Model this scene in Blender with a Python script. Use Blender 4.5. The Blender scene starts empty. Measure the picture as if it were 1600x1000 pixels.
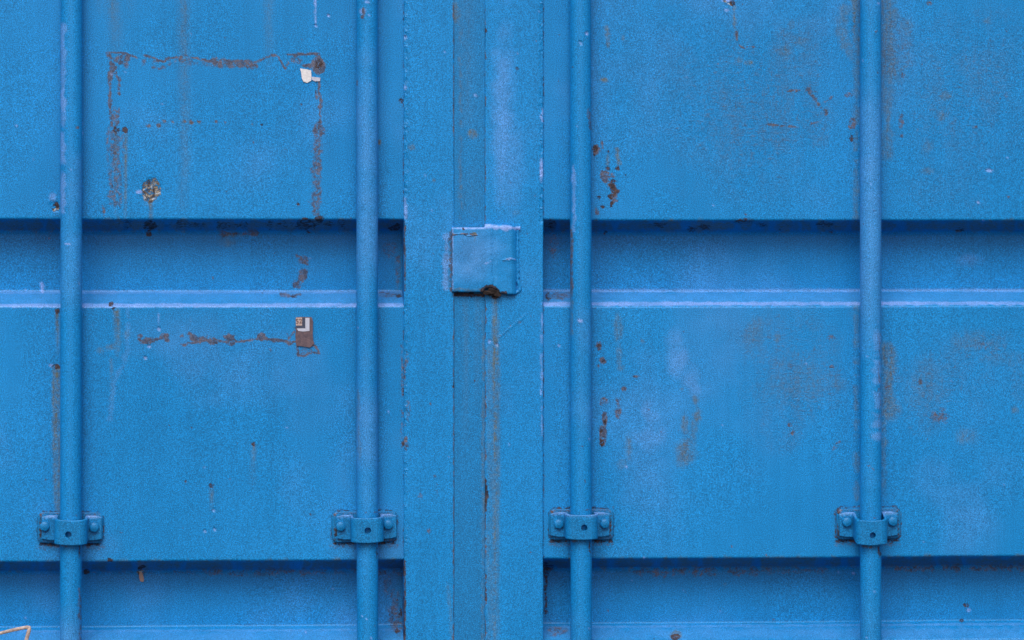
import bpy, bmesh, math
import numpy as np
from mathutils import Vector

# ---------------------------------------------------------------- camera, sky, sun, exposure
S = bpy.context.scene
COL = S.collection
R = math.radians
YAW = R(4.3); DIST = 6.0; EYE = 1.43; FPX = 6000.0
sA, cA = math.sin(YAW), math.cos(YAW)
cam_d = bpy.data.cameras.new('camera'); cam = bpy.data.objects.new('camera', cam_d); COL.objects.link(cam)
cam.location = (-DIST*sA, -DIST*cA, EYE)
cam.rotation_euler = (R(90), 0, -YAW)
cam_d.sensor_width = 36; cam_d.lens = 36*FPX/1600; cam_d.shift_y = -130/1600
cam_d.clip_start = .05; cam_d.clip_end = 500
S.camera = cam

SUN_EL, SUN_AZ = R(50), R(192)
W = bpy.data.worlds.new("World"); S.world = W; W.use_nodes = True
wn = W.node_tree; wn.nodes.clear()
sky = wn.nodes.new('ShaderNodeTexSky'); sky.sky_type = 'NISHITA'; sky.sun_disc = False
sky.sun_elevation = SUN_EL; sky.sun_rotation = SUN_AZ; sky.dust_density = 4.5; sky.air_density = 1.0; sky.ozone_density = 1.0
bg = wn.nodes.new('ShaderNodeBackground'); bg.inputs[1].default_value = 0.15
wo = wn.nodes.new('ShaderNodeOutputWorld')
wn.links.new(sky.outputs[0], bg.inputs[0]); wn.links.new(bg.outputs[0], wo.inputs[0])
sd = bpy.data.lights.new('sun', 'SUN'); sd.energy = 1.2; sd.angle = R(38); sd.color = (1, .97, .92)
sun = bpy.data.objects.new('sun', sd); COL.objects.link(sun)
dirv = Vector((math.sin(SUN_AZ)*math.cos(SUN_EL), math.cos(SUN_AZ)*math.cos(SUN_EL), math.sin(SUN_EL)))
sun.location = dirv*20; sun.rotation_euler = dirv.to_track_quat('Z', 'Y').to_euler()
S.view_settings.view_transform = 'Standard'; S.view_settings.look = 'None'
S.view_settings.gamma = 1; S.view_settings.exposure = 0.20

# ---------------------------------------------------------------- photo pixel <-> door plane (used to place wear where it is)
def X(px, y=0.0):
    u = (px-800)/FPX
    return (u*(DIST+y*cA)+y*sA)/(cA-u*sA)
def Z(py, px=800, y=0.0):
    x = X(px, y)
    return EYE-(py-370)/FPX*(DIST+x*sA+y*cA)
def pix(P):
    x, y, z = P[:, 0], P[:, 1], P[:, 2]
    d = DIST+x*sA+y*cA
    return 800+FPX*(x*cA-y*sA)/d, 370+FPX*(EYE-z)/d

# ---------------------------------------------------------------- numpy noise
RNG = np.random.RandomState(7)
TAB = RNG.rand(512, 512)
def vn(x, y, s=0):
    x = x+s*37.3; y = y+s*91.7
    xi = np.floor(x).astype(int); yi = np.floor(y).astype(int)
    fx = x-xi; fy = y-yi
    fx = fx*fx*(3-2*fx); fy = fy*fy*(3-2*fy)
    a = TAB[xi & 511, yi & 511]; b = TAB[(xi+1) & 511, yi & 511]
    c = TAB[xi & 511, (yi+1) & 511]; d = TAB[(xi+1) & 511, (yi+1) & 511]
    return (a*(1-fx)+b*fx)*(1-fy)+(c*(1-fx)+d*fx)*fy
def fbm(x, y, s=0, o=4):
    t = 0; a = .5; n = 0
    for k in range(o):
        t = t+a*vn(x*2**k, y*2**k, s+k*3); n += a; a *= .5
    return t/n
def ss(a, b, v):
    t = np.clip((v-a)/(b-a), 0, 1); return t*t*(3-2*t)

# ---------------------------------------------------------------- wear, with some shade and highlights, painted on as attributes (rust, stain, residue, chalk, chip, speck, height)
KEYS = ('rust', 'stain', 'residue', 'chalk_gleam', 'chip', 'speck', 'height')
class Wear:
    def __init__(s): s.ops = []; s.k = 0
    def blob(s, ch, x, y, rx, ry=None, v=1.0, rot=0, soft=.5, rag=.5, fr=None):
        if ch == 'stain' and min(rx, ry or rx) > 8: v *= .72; soft = max(soft, .9)
        if ch == 'rust' and min(rx, ry or rx) < 8: v *= 1.15; rag = max(rag, .75)
        s.ops.append(('b', ch, x, y, rx, ry or rx, v, rot, soft, rag, fr or 2.2/max(min(rx, ry or rx), 1.5)))
    def line(s, ch, pts, w, v=1.0, rag=.6, wob=1.5, fade=0, brk=0):
        if w < 2.1 and ch in ('residue', 'rust'): v *= 1.4
        s.ops.append(('l', ch, pts, w, v, rag, wob, fade, brk))
    def streak(s, ch, x, y0, y1, w, v=1.0, soft=.9):          # a run going down from a point, fading
        s.ops.append(('s', ch, x, y0, y1, w, v, soft))
    def apply(s, px, py):
        out = {k: np.zeros(len(px), np.float32) for k in KEYS}
        for i, op in enumerate(s.ops):
            t, ch = op[0], op[1]
            if t == 'b':
                _, _, x, y, rx, ry, v, rot, soft, rag, fr = op
                m = max(rx, ry)*1.8
                idx = np.nonzero((abs(px-x) < m) & (abs(py-y) < m))[0]
                if not len(idx): continue
                dx, dy = px[idx]-x, py[idx]-y
                c, q = math.cos(rot), math.sin(rot)
                u, w = (dx*c+dy*q)/rx, (-dx*q+dy*c)/ry
                d = np.sqrt(u*u+w*w)+rag*(fbm(px[idx]*fr*.5, py[idx]*fr*.5, i, 3)-.5)*1.6
                val = v*(1-ss(1-soft, 1+soft*.4, d))
            elif t == 'l':
                _, _, pts, w, v, rag, wob, fade, brk = op
                P = np.array(pts, float)
                x0, y0 = P.min(0)-w*3-4; x1, y1 = P.max(0)+w*3+4
                idx = np.nonzero((px > x0) & (px < x1) & (py > y0) & (py < y1))[0]
                if not len(idx): continue
                qx, qy = px[idx], py[idx]
                qx = qx+wob*2*(fbm(qx*.12, qy*.12, i, 3)-.5)*2; qy = qy+wob*2*(fbm(qx*.12, qy*.12, i+50, 3)-.5)*2
                D = np.full(len(idx), 1e9); T = np.zeros(len(idx)); L = 0
                for a, b in zip(P[:-1], P[1:]):
                    ab = b-a; l = np.hypot(*ab)+1e-6
                    t_ = np.clip(((qx-a[0])*ab[0]+(qy-a[1])*ab[1])/l/l, 0, 1)
                    d = np.hypot(qx-a[0]-t_*ab[0], qy-a[1]-t_*ab[1])
                    k = d < D; D[k] = d[k]; T[k] = L+t_[k]*l; L += l
                ww = w*(1+rag*(fbm(T*.13, T*0+i, i, 3)-.5)*3)
                val = v*(1-ss(.45, 1.25, D/np.maximum(ww, .3)))
                if fade: val = val*(1-fade*T/L)
                if brk: val = val*ss(brk-.12, brk+.12, fbm(T*.09+3, T*0+i, i+9, 3))
            else:
                _, _, x, y0, y1, w, v, soft = op
                idx = np.nonzero((abs(px-x) < w*2.5+2) & (py > y0-w) & (py < y1))[0]
                if not len(idx): continue
                t_ = np.clip((py[idx]-y0)/(y1-y0), 0, 1)
                xx = px[idx]-x+(fbm(py[idx]*.02, px[idx]*0+i, i, 2)-.5)*w*.9
                val = v*np.exp(-(xx/w)**2*1.2)*(1-t_)**soft*ss(-w, w, py[idx]-y0)*(.65+.7*fbm(px[idx]*.35, py[idx]*.02, i, 3))
            if ch == 'height': out[ch][idx] += val
            else: out[ch][idx] = np.maximum(out[ch][idx], val)
        return out

def mesh_grid(name, V, mat, parent=None, wear=None, close_u=False, base=None, smooth=True):
    """V[nz, nx, 3] -> one mesh object; wear marks are looked up where each vertex stands"""
    nz, nx = V.shape[:2]
    P = V.reshape(-1, 3).astype(np.float32)
    I = np.arange(nz*nx).reshape(nz, nx)
    if close_u: I = np.concatenate([I, I[:, :1]], 1)
    q = np.stack([I[:-1, :-1], I[:-1, 1:], I[1:, 1:], I[1:, :-1]], -1).reshape(-1, 4)
    me = bpy.data.meshes.new(name)
    me.vertices.add(len(P)); me.vertices.foreach_set('co', P.ravel())
    me.loops.add(q.size); me.loops.foreach_set('vertex_index', q.ravel().astype(np.int32))
    me.polygons.add(len(q)); me.polygons.foreach_set('loop_start', np.arange(0, q.size, 4, dtype=np.int32))
    try: me.polygons.foreach_set('loop_total', np.full(len(q), 4, np.int32))
    except Exception: pass
    me.update(calc_edges=True); me.validate()
    me.polygons.foreach_set('use_smooth', np.full(len(me.polygons), smooth))
    put_wear(me, P, wear, base)
    me.materials.append(mat)
    o = bpy.data.objects.new(name, me); COL.objects.link(o)
    if parent: o.parent = parent
    return o
def put_wear(me, P, wear, base=None):
    px, py = pix(P)
    w = wear.apply(px, py) if wear else {k: np.zeros(len(P), np.float32) for k in KEYS}
    if base:
        for k, f in base.items():
            w[k] = np.maximum(w[k], f(px, py, P)).astype(np.float32)
    for k in KEYS:
        me.attributes.new(k, 'FLOAT', 'POINT').data.foreach_set('value', w[k].astype(np.float32))

def from_bm(name, bm, mat, parent=None, smooth=True, wear=None, base=None, loc=None):
    me = bpy.data.meshes.new(name)
    bmesh.ops.recalc_face_normals(bm, faces=bm.faces)
    bm.to_mesh(me); bm.free()
    me.materials.append(mat)
    o = bpy.data.objects.new(name, me); COL.objects.link(o)
    if parent: o.parent = parent
    if loc is not None: o.location = loc
    n = len(me.vertices); P = np.empty(n*3, np.float32); me.vertices.foreach_get('co', P); P = P.reshape(-1, 3)
    if loc is not None: P = P+np.array(loc, np.float32)
    put_wear(me, P, wear, base)
    if smooth:
        me.polygons.foreach_set('use_smooth', np.full(len(me.polygons), True))
        try: me.set_sharp_from_angle(angle=R(38))
        except Exception: pass
    return o
def thing(name, label, cat, loc=(0, 0, 0), group=None):
    o = bpy.data.objects.new(name, None); COL.objects.link(o); o.location = loc
    o.empty_display_size = .1
    o['label'] = label; o['category'] = cat
    if group: o['group'] = group
    return o

# ---------------------------------------------------------------- materials
class NT:
    def __init__(s, name):
        s.m = bpy.data.materials.new(name); s.m.use_nodes = True
        s.t = s.m.node_tree; s.t.nodes.clear()
        s.out = s.n('ShaderNodeOutputMaterial'); s.b = s.n('ShaderNodeBsdfPrincipled')
        s.t.links.new(s.b.outputs[0], s.out.inputs[0])
        s.tc = s.n('ShaderNodeTexCoord')
    def n(s, k): return s.t.nodes.new(k)
    def put(s, sock, v):
        if isinstance(v, bpy.types.NodeSocket): s.t.links.new(v, sock)
        elif v is not None: sock.default_value = v
    def math(s, op, a, b=None, c=None, clamp=False):
        n = s.n('ShaderNodeMath'); n.operation = op; n.use_clamp = clamp
        for i, v in enumerate((a, b, c)):
            if v is not None: s.put(n.inputs[i], v)
        return n.outputs[0]
    def noise(s, scale, detail=3, rough=.55, stretch=None, dist=0.0, off=(0, 0, 0)):
        mp = s.n('ShaderNodeMapping'); s.t.links.new(s.tc.outputs['Object'], mp.inputs[0])
        mp.inputs['Location'].default_value = off
        if stretch: mp.inputs['Scale'].default_value = stretch
        n = s.n('ShaderNodeTexNoise'); n.inputs['Scale'].default_value = scale
        n.inputs['Detail'].default_value = detail; n.inputs['Roughness'].default_value = rough
        n.inputs['Distortion'].default_value = dist
        s.t.links.new(mp.outputs[0], n.inputs['Vector']); return n.outputs[0]
    def ramp(s, v, lo, hi, a=0.0, b=1.0):
        n = s.n('ShaderNodeMapRange'); n.interpolation_type = 'SMOOTHSTEP'
        s.put(n.inputs[0], v); n.inputs[1].default_value = lo; n.inputs[2].default_value = hi
        n.inputs[3].default_value = a; n.inputs[4].default_value = b; return n.outputs[0]
    def mix(s, f, a, b, mode='MIX'):
        n = s.n('ShaderNodeMix'); n.data_type = 'RGBA'; n.blend_type = mode
        s.put(n.inputs[0], f)
        for i, v in ((6, a), (7, b)):
            if isinstance(v, tuple) and len(v) == 3: v = (*v, 1)
            s.put(n.inputs[i], v)
        return n.outputs[2]
    def attr(s, k):
        n = s.n('ShaderNodeAttribute'); n.attribute_name = k; return n.outputs['Fac']

BLUE = (0.002, 0.207, 0.535)
def paint_material(name, blue=BLUE, grain=.64, fade=.0, rough=.42, patch=.09):
    k = NT(name)
    low = k.noise(2.2, 3, .6)
    mid = k.noise(28, 4, .6)
    cell = k.noise(95, 4, .7)
    fine = k.noise(680, 2, .7)
    grit = k.noise(1150, 1, .5, off=(3, 1, 7))
    vert = k.noise(1.0, 4, .6, stretch=(55, 55, 2.0))
    c = k.mix(k.ramp(low, .3, .72), tuple(v*.93 for v in blue), tuple(v*1.05+.004 for v in blue))
    # sun-faded, chalky patches of the paint
    f = k.math('MULTIPLY', k.ramp(k.noise(5.0, 4, .62, off=(9, 4, 2)), .42, .75), patch+fade)
    f = k.math('ADD', f, fade, clamp=True)
    c = k.mix(f, c, (0.026, 0.245, 0.580))
    v = k.math('ADD', k.math('MULTIPLY', k.math('SUBTRACT', vert, .5), .30), 1.0)
    v = k.math('MULTIPLY', v, k.math('ADD', k.math('MULTIPLY', k.math('SUBTRACT', mid, .5), .14), 1.0))
    g = k.math('ADD', k.math('MULTIPLY', k.math('SUBTRACT', fine, .5), grain*4.0), 1.0)
    g = k.math('MULTIPLY', g, k.math('ADD', k.math('MULTIPLY', k.math('SUBTRACT', grit, .5), grain*3.0), 1.0))
    v = k.math('MULTIPLY', v, g)
    rag = k.noise(170, 5, .82, dist=.6, off=(4, 2, 6))
    rg = k.ramp(rag, .36, .62)
    # painted highlights, pale chalk
    a = k.math('MULTIPLY', k.attr('chalk_gleam'), k.ramp(k.math('ADD', mid, k.math('MULTIPLY', fine, .3)), .25, .9, .45, 1.25), clamp=True)
    c = k.mix(a, c, (0.22, 0.36, 0.76))
    # thin brown-olive run-off
    sn = k.noise(1.0, 4, .65, stretch=(260, 260, 9))
    a = k.math('MULTIPLY', k.attr('stain'), k.math('MULTIPLY', k.ramp(sn, .28, .68, .45, 1.15), k.ramp(rag, .36, .62, .25, 1.45)), clamp=True)
    c = k.mix(k.math('MULTIPLY', a, .92), c, k.mix(mid, (0.062, 0.082, 0.085), (0.155, 0.155, 0.070)))
    # adhesive residue, purple-brown and crumbly
    rv = k.math('MULTIPLY', k.attr('residue'), k.ramp(rag, .36, .62, .26, 1.6))
    a = k.ramp(rv, .20, .80)
    c = k.mix(k.math('MULTIPLY', a, .88), c, k.mix(k.ramp(cell, .35, .65), (0.044, 0.044, 0.068), (0.130, 0.105, 0.118)))
    # specks of rust coming through
    sp = k.math('MAXIMUM', k.noise(150, 4, .75, stretch=(.55, 1.0, 1.9), dist=.3, off=(5, 5, 5)), k.math('SUBTRACT', k.noise(150, 4, .75, stretch=(1.9, 1.0, .55), dist=.3, off=(8, 1, 5)), .02))
    a = k.ramp(k.math('ADD', sp, k.math('MULTIPLY', k.math('SUBTRACT', k.attr('speck'), 1.0), .25)), .50, .58)
    c = k.mix(k.math('MULTIPLY', a, .48), c, (0.078, 0.088, 0.098))
    hz = k.math('MULTIPLY', k.math('POWER', k.attr('speck'), 1.5), k.ramp(k.noise(22, 4, .7, stretch=(1, 1, .55), off=(2, 2, 9)), .40, .62, 0, .23))
    hz = k.math('MULTIPLY', hz, k.ramp(rag, .38, .60, .05, 1.7))
    c = k.mix(hz, c, (0.088, 0.100, 0.110))
    # chipped patch
    ca = k.ramp(k.math('MULTIPLY', k.attr('chip'), k.ramp(rag, .38, .60, .1, 1.5)), .30, .62)
    cn = k.noise(120, 3, .6, dist=1.2, off=(1, 8, 3))
    cc = k.mix(k.ramp(cn, .44, .50), (0.055, 0.045, 0.050), (0.22, 0.19, 0.15))
    cc = k.mix(k.ramp(cn, .56, .62), cc, (0.36, 0.46, 0.58))
    c = k.mix(ca, c, cc)
    # rust
    rv = k.math('MULTIPLY', k.attr('rust'), k.ramp(rag, .36, .62, .25, 1.6))
    ra = k.math('MULTIPLY', k.ramp(rv, .32, .85), .94)
    c = k.mix(ra, c, k.mix(k.ramp(cell, .35, .62), (0.020, 0.015, 0.017), (0.080, 0.050, 0.045)))
    comb = k.n('ShaderNodeCombineColor'); [k.put(comb.inputs[i], v) for i in range(3)]
    c = k.mix(1.0, c, comb.outputs[0], 'MULTIPLY')
    k.put(k.b.inputs['Base Color'], c)
    r = k.math('ADD', rough, k.math('MULTIPLY', k.math('SUBTRACT', mid, .5), .25))
    r = k.math('ADD', r, k.math('MULTIPLY', ra, .4)); r = k.math('ADD', r, k.math('MULTIPLY', k.attr('chalk_gleam'), .2), clamp=True)
    k.put(k.b.inputs['Roughness'], r)
    k.b.inputs['Specular IOR Level'].default_value = .28
    h = k.math('MULTIPLY', fine, .10)
    h = k.math('ADD', h, k.math('MULTIPLY', mid, .25))
    h = k.math('ADD', h, k.attr('height'))
    h = k.math('ADD', h, k.math('MULTIPLY', ra, k.math('MULTIPLY', cell, .7)))
    h = k.math('ADD', h, k.math('MULTIPLY', ca, k.math('MULTIPLY', cn, 2.0)))
    h = k.math('ADD', h, k.math('MULTIPLY', k.attr('speck'), k.ramp(sp, .46, .60, 0, .22)))      # paint lifting where the rust is coming through
    bp = k.n('ShaderNodeBump'); bp.inputs['Strength'].default_value = 1; bp.inputs['Distance'].default_value = .001
    k.put(bp.inputs['Height'], h); k.put(k.b.inputs['Normal'], bp.outputs[0])
    return k.m
def plain(name, col, rough=.7, var=.25, scale=120, col2=None, bump=.4):
    k = NT(name)
    n = k.noise(scale, 4, .65); n2 = k.noise(scale*5, 2, .6)
    c = k.mix(k.ramp(n, .3, .7), col, col2 or tuple(v*(1-var) for v in col))
    v = k.math('ADD', k.math('MULTIPLY', k.math('SUBTRACT', n2, .5), var*1.4), 1.0)
    comb = k.n('ShaderNodeCombineColor'); [k.put(comb.inputs[i], v) for i in range(3)]
    c = k.mix(1.0, c, comb.outputs[0], 'MULTIPLY')
    k.put(k.b.inputs['Base Color'], c); k.b.inputs['Roughness'].default_value = rough
    bp = k.n('ShaderNodeBump'); bp.inputs['Strength'].default_value = bump; bp.inputs['Distance'].default_value = .001
    k.put(bp.inputs['Height'], n); k.put(k.b.inputs['Normal'], bp.outputs[0])
    return k.m

M_PANEL = paint_material('blue_door_paint')
M_FRAME = paint_material('blue_frame_paint', fade=.03)
M_ROD = paint_material('blue_rod_paint', fade=.07, rough=.4)
M_GASKET = paint_material('blue_gasket_paint', blue=(0.003, 0.174, 0.445), rough=.6)
M_FITTING = paint_material('blue_fitting_paint', blue=(0.002, 0.166, 0.42), rough=.38)
M_PLATE = paint_material('blue_plate_paint', grain=.42, fade=.22, rough=.4)
M_GROUND = plain('ground_asphalt', (0.017, 0.016, 0.016), .9, .4, 14)
M_WHITE = plain('label_white', (0.72, 0.72, 0.76), .6, .16, 300)
M_GREYL = plain('label_pale_grey', (0.50, 0.53, 0.66), .55, .14, 300)
M_NAVY = plain('label_navy', (0.055, 0.07, 0.13), .6, .4, 260)
M_BROWN = plain('label_brown_backing', (0.075, 0.058, 0.080), .8, .5, 220, (0.15, 0.10, 0.115))
M_BEIGE = plain('label_beige', (0.52, 0.40, 0.38), .65, .25, 260)
M_INK = plain('label_ink', (0.13, 0.055, 0.050), .7, .3, 260)
M_STRAW = plain('dry_straw', (0.54, 0.45, 0.42), .65, .35, 180, (0.26, 0.19, 0.17))
M_HOLE = plain('bare_dark_steel', (0.02, 0.014, 0.016), .85, .4, 200)
M_PLY = plain('plywood', (0.20, 0.13, 0.08), .8, .3, 30)

# ---------------------------------------------------------------- the setting
bm = bmesh.new()
bmesh.ops.create_grid(bm, x_segments=24, y_segments=24, size=900)
ground = from_bm('ground', bm, M_GROUND, smooth=False); ground['kind'] = 'structure'

# ---------------------------------------------------------------- door sheet profile
DZ0, DZ1 = 0.16, 2.52
DEEP = .060
RIBS = [(343, 361, 456, 478), (873, 892, 981, 1003), (-187, -168, -74, -52), (1403, 1423, 1511, 1533)]
def profile():
    pts = [(DZ1, 0.0)]
    for a, b, c, d in sorted(RIBS):
        for py, y in ((a, 0), (b, DEEP), (c, DEEP), (d, 0)):
            pts.append((Z(py), y))
    pts.append((DZ0, 0.0))
    P = [Vector((y, z)) for z, y in pts]
    out = [P[0]]
    for i in range(1, len(P)-1):
        p = P[i]; a = (P[i-1]-p).normalized(); b = (P[i+1]-p).normalized()
        ang = a.angle(b); inner = p.x > DEEP/2 and P[i+1].x > DEEP/2; r = .0045; t = .007 if inner else min(r/math.tan(ang/2), .009)
        s, e = p+a*t, p+b*t
        for k in range(8):
            u = k/7; out.append(s*(1-u)**2+p*2*u*(1-u)+e*u*u)
    out.append(P[-1])
    res = [out[0]]
    for a, b in zip(out[:-1], out[1:]):
        vis = not (b.y > Z(-25) or a.y < Z(1030))
        n = max(1, int(math.ceil((b-a).length/(.0020 if vis else .03))))
        for k in range(1, n+1): res.append(a.lerp(b, k/n))
    return np.array([(v.x, v.y) for v in res])   # (y, z)
PROF = profile()
def spaced(x0, x1, v0, v1, fine, coarse):
    out = [x0]
    while out[-1] < x1-1e-6:
        st = fine if v0 <= out[-1] <= v1 else coarse
        nx = out[-1]+st
        if out[-1] < v0 < nx: nx = v0
        out.append(min(nx, x1))
    return np.array(out)
VX0, VX1 = X(-25), X(1625)
ZS = spaced(DZ0, DZ1, Z(1030), Z(-25), .0022, .04)[::-1]

# ---------------------------------------------------------------- wear of the two door sheets
wp = Wear()
# left door, removed placard outline
wp.line('residue', [(163, 84), (175, 81), (196, 83), (215, 92)], 1.5, 1, wob=1)
wp.line('residue', [(170, 86), (173, 100), (178, 112)], 5, .9)
wp.blob('residue', 190, 92, 16, 8, .8); wp.blob('residue', 197, 101, 5, 7, .8)
wp.line('residue', [(224, 87), (240, 90), (254, 95), (275, 90), (292, 88), (312, 94), (330, 95), (372, 96), (398, 98), (414, 92), (431, 86)], 1.5, 1.0, wob=2)
wp.line('residue', [(431, 86), (440, 98), (447, 108), (450, 98)], 1.2, .9, wob=1)
wp.line('residue', [(226, 98), (280, 95), (330, 101), (400, 99)], 6, .42, rag=1.2, brk=.42)
wp.line('residue', [(336, 97), (375, 101), (400, 103)], 5, .8, rag=1.2)
wp.line('residue', [(232, 106), (262, 106)], 3, .7, brk=.4)
wp.line('residue', [(449, 85), (475, 85), (500, 84)], 1.5, 1.05, wob=.6)
wp.blob('residue', 462, 94, 12, 8, .55); wp.blob('residue', 498, 103, 11, 13, 1.5); wp.blob('rust', 499, 101, 8, 9, .75); wp.blob('residue', 480, 103, 9, 4, 1.3); wp.blob('stain', 499, 101, 9, 10, .8)
wp.line('residue', [(498, 86), (494, 97), (486, 101), (478, 105)], 2, .8)
wp.line('residue', [(173, 115), (172, 160), (174, 195)], 3.2, .75, brk=.36)
wp.line('residue', [(186, 118), (187, 160), (183, 195)], 2.6, .75, brk=.38)
wp.blob('residue', 172, 121, 5, 5, .9); wp.blob('residue', 184, 120, 4, 3, .8); wp.blob('chalk_gleam', 174, 116, 4, 4, .7)
wp.blob('residue', 178, 180, 9, 14, .6)
wp.line('residue', [(178, 200), (181, 260), (180, 315)], 12, .48, rag=.4, wob=3)
wp.streak('residue', 168, 205, 325, 4, .6); wp.streak('residue', 191, 205, 330, 4, .5)
wp.blob('residue', 162, 328, 3, 9, .8)
wp.blob('rust', 181, 203, 6.5, 4.5, 1.25); wp.blob('rust', 195, 203, 6, 5.5, 1.25, soft=.4)
wp.streak('stain', 196, 206, 350, 2.5, .95, .5); wp.streak('stain', 181, 206, 345, 3, .7, .6)
for x, y, r in ((232, 196, 3.2), (248, 196, 3.6), (257, 189, 2.4), (270, 190, 1.8), (289, 190, 2), (300, 191, 3.6), (311, 190, 2.6), (338, 190, 2), (352, 191, 1.4), (394, 193, 1.6)):
    wp.blob('residue', x, y, r*1.25, r, 1.0); wp.blob('stain', x, y+1, r, r, .9)
wp.line('residue', [(499, 128), (500, 160), (501, 192)], 2.6, 1.0, wob=2)
wp.line('residue', [(494, 140), (495, 155)], 2, .6)
wp.line('residue', [(497, 195), (496, 250), (493, 318)], 9, .54, rag=.5, wob=2)
wp.blob('residue', 498, 204, 10, 11, .85); wp.blob('residue', 499, 262, 5, 8, .9); wp.blob('residue', 494, 330, 7, 14, .6)
wp.blob('rust', 499, 341, 7, 4, 1.05)
wp.blob('chip', 237, 297, 15, 22, 1.0, rot=.25, soft=.2, rag=.35); wp.blob('height', 237, 297, 15, 22, 1.2, rot=.25)
wp.blob('chalk_gleam', 218, 300, 6, 3, 1.0); wp.blob('stain', 235, 317, 4, 7, 1.0); wp.streak('stain', 236, 318, 352, 2.4, 1.0, .2)
wp.blob('rust', 235, 352, 14, 9, 1.1); wp.blob('rust', 233, 364, 5, 6, 1.1)
wp.streak('stain', 288, -20, 330, 9, .38, .35); wp.streak('stain', 420, -30, 130, 8, .36); wp.streak('stain', 178, -30, 85, 12, .42, .5)
wp.streak('stain', 205, -30, 40, 8, .25); wp.streak('stain', 156, -30, 30, 7, .35)
wp.line('chalk_gleam', [(492, -5), (493, 36)], 1.5, .8, wob=.4); wp.blob('chalk_gleam', 493, 40, 2.4, 2.4, .9); wp.blob('height', 493, 40, 2.6, 2.6, 1.5); wp.blob('chalk_gleam', 513, 24, 2, 2.4, .9); wp.blob('height', 513, 24, 2.4, 2.4, 1.4)  # pale highlights of the paint drips, coloured in over the bumps
wp.blob('rust', 89, 322, 5, 7, 1.1); wp.blob('chip', 86, 325, 7, 7, .8); wp.blob('chalk_gleam', 83, 308, 6, 8, .35); wp.blob('height', 86, 322, 8, 9, 1.3)
wp.blob('rust', 90, 486, 4, 5, 1.15); wp.streak('stain', 90, 488, 560, 3, .8)
wp.blob('rust', 87, 573, 6.5, 4, 1.3); wp.blob('chalk_gleam', 79, 571, 4, 2.4, .9)
wp.line('stain', [(88, 575), (88, 660), (90, 770), (92, 800)], 7, .85, rag=.3, wob=1, fade=.45)
wp.blob('chalk_gleam', 66, 447, 4, 3, .5); wp.line('chalk_gleam', [(66, 444), (67, 456)], 1.6, .9)
wp.blob('rust', 174, 475, 4.5, 4, 1.05); wp.blob('rust', 178, 482, 3, 3, .9); wp.streak('stain', 183, 482, 560, 4.5, .95, .6)
wp.line('stain', [(155, 548), (185, 538), (200, 520)], 5, .42, brk=.4); wp.line('chalk_gleam', [(200, 470), (199, 550), (178, 600), (172, 655)], 4, .10, wob=2, brk=.3)
wp.streak('stain', 174, 560, 662, 3, .35)
wp.line('residue', [(218, 531), (232, 533), (250, 529), (262, 532)], 2.6, 1, wob=2.5, rag=1)
wp.line('residue', [(278, 537), (300, 536), (312, 534), (330, 532), (360, 532), (388, 532), (410, 529), (432, 532), (455, 535), (466, 538)], 1.8, 1.1, wob=2.2, rag=.8)
wp.line('residue', [(295, 521), (306, 528), (325, 526)], 2.2, .9, wob=2)
for x, y, rx, ry in ((219, 525, 4, 4), (223, 535, 5, 3.5), (258, 525, 8, 5), (261, 532, 4, 4), (285, 525, 4.5, 4), (301, 528, 6, 5), (310, 533, 8, 5), (334, 533, 9, 5.5), (358, 526, 9, 5), (360, 535, 7, 7), (408, 525, 8, 6), (430, 532, 8, 4), (452, 536, 7, 4.5)):
    wp.blob('residue', x, y, rx, ry, 1.05, rag=.7)
wp.line('residue', [(448, 520), (450, 530), (458, 520), (462, 512)], 1, .8)
wp.streak('residue', 298, 495, 525, 2.4, .5); wp.streak('chalk_gleam', 248, 490, 512, 1.5, .6)
for x, y in ((248, 514), (233, 541), (227, 559)):
    wp.blob('chalk_gleam', x, y, 2.6, 2.6, .9); wp.blob('height', x, y, 3, 3, 1.3)
wp.line('residue', [(465, 541), (466, 556), (476, 556), (488, 550), (499, 552), (494, 543), (486, 538)], 1.6, 1.1, wob=1)
wp.blob('residue', 478, 548, 13, 7, .42)
wp.blob('residue', 423, 547, 3, 3, .7)
wp.line('residue', [(462, 398), (474, 406), (481, 412)], 3, .8, wob=3, brk=.35); wp.blob('residue', 474, 405, 9, 8, .65); wp.blob('residue', 473, 430, 8, 13, .95, rot=.3); wp.blob('residue', 464, 444, 8, 8, .9)
wp.line('residue', [(440, 460), (455, 462), (468, 461)], 3.4, 1.0); wp.blob('rust', 459, 463, 6, 3, .65)
wp.blob('rust', 480, 350, 25, 10, .82); wp.blob('rust', 500, 344, 7, 5, 1.0); wp.blob('rust', 482, 362, 5, 3, .9)
wp.line('rust', [(180, 350), (300, 352), (400, 352), (540, 350)], 7, .50, rag=1, brk=.42)
wp.line('residue', [(345, 366), (400, 364)], 5, .75, brk=.3); wp.blob('stain', 362, 366, 16, 5, .6)
wp.blob('stain', 355, 378, 18, 8, .35)
for x, y, r in ((395, 694, 4), (331, 760, 5), (290, 752, 3), (371, 693, 1.8), (265, 665, 2), (300, 668, 2.2), (172, 875, 5), (135, 893, 5), (470, 163, 2.4), (409, 195, 2.6), (466, 319, 2.6), (430, 396, 1.8)):
    wp.blob('rust', x, y, r, r*.9, 1.0)
wp.streak('stain', 397, 696, 735, 3.5, .8); wp.streak('stain', 331, 764, 800, 3, .75); wp.streak('stain', 397, 720, 770, 5, .25)
for x, y in ((335, 827), (320, 830), (334, 797)):
    wp.blob('chalk_gleam', x, y, 2.4, 2.4, .55); wp.blob('height', x, y, 3, 3, 1.2)
wp.blob('chip', 220, 893, 6, 7, .8); wp.line('rust', [(219, 888), (226, 886)], 2, 1)
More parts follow.
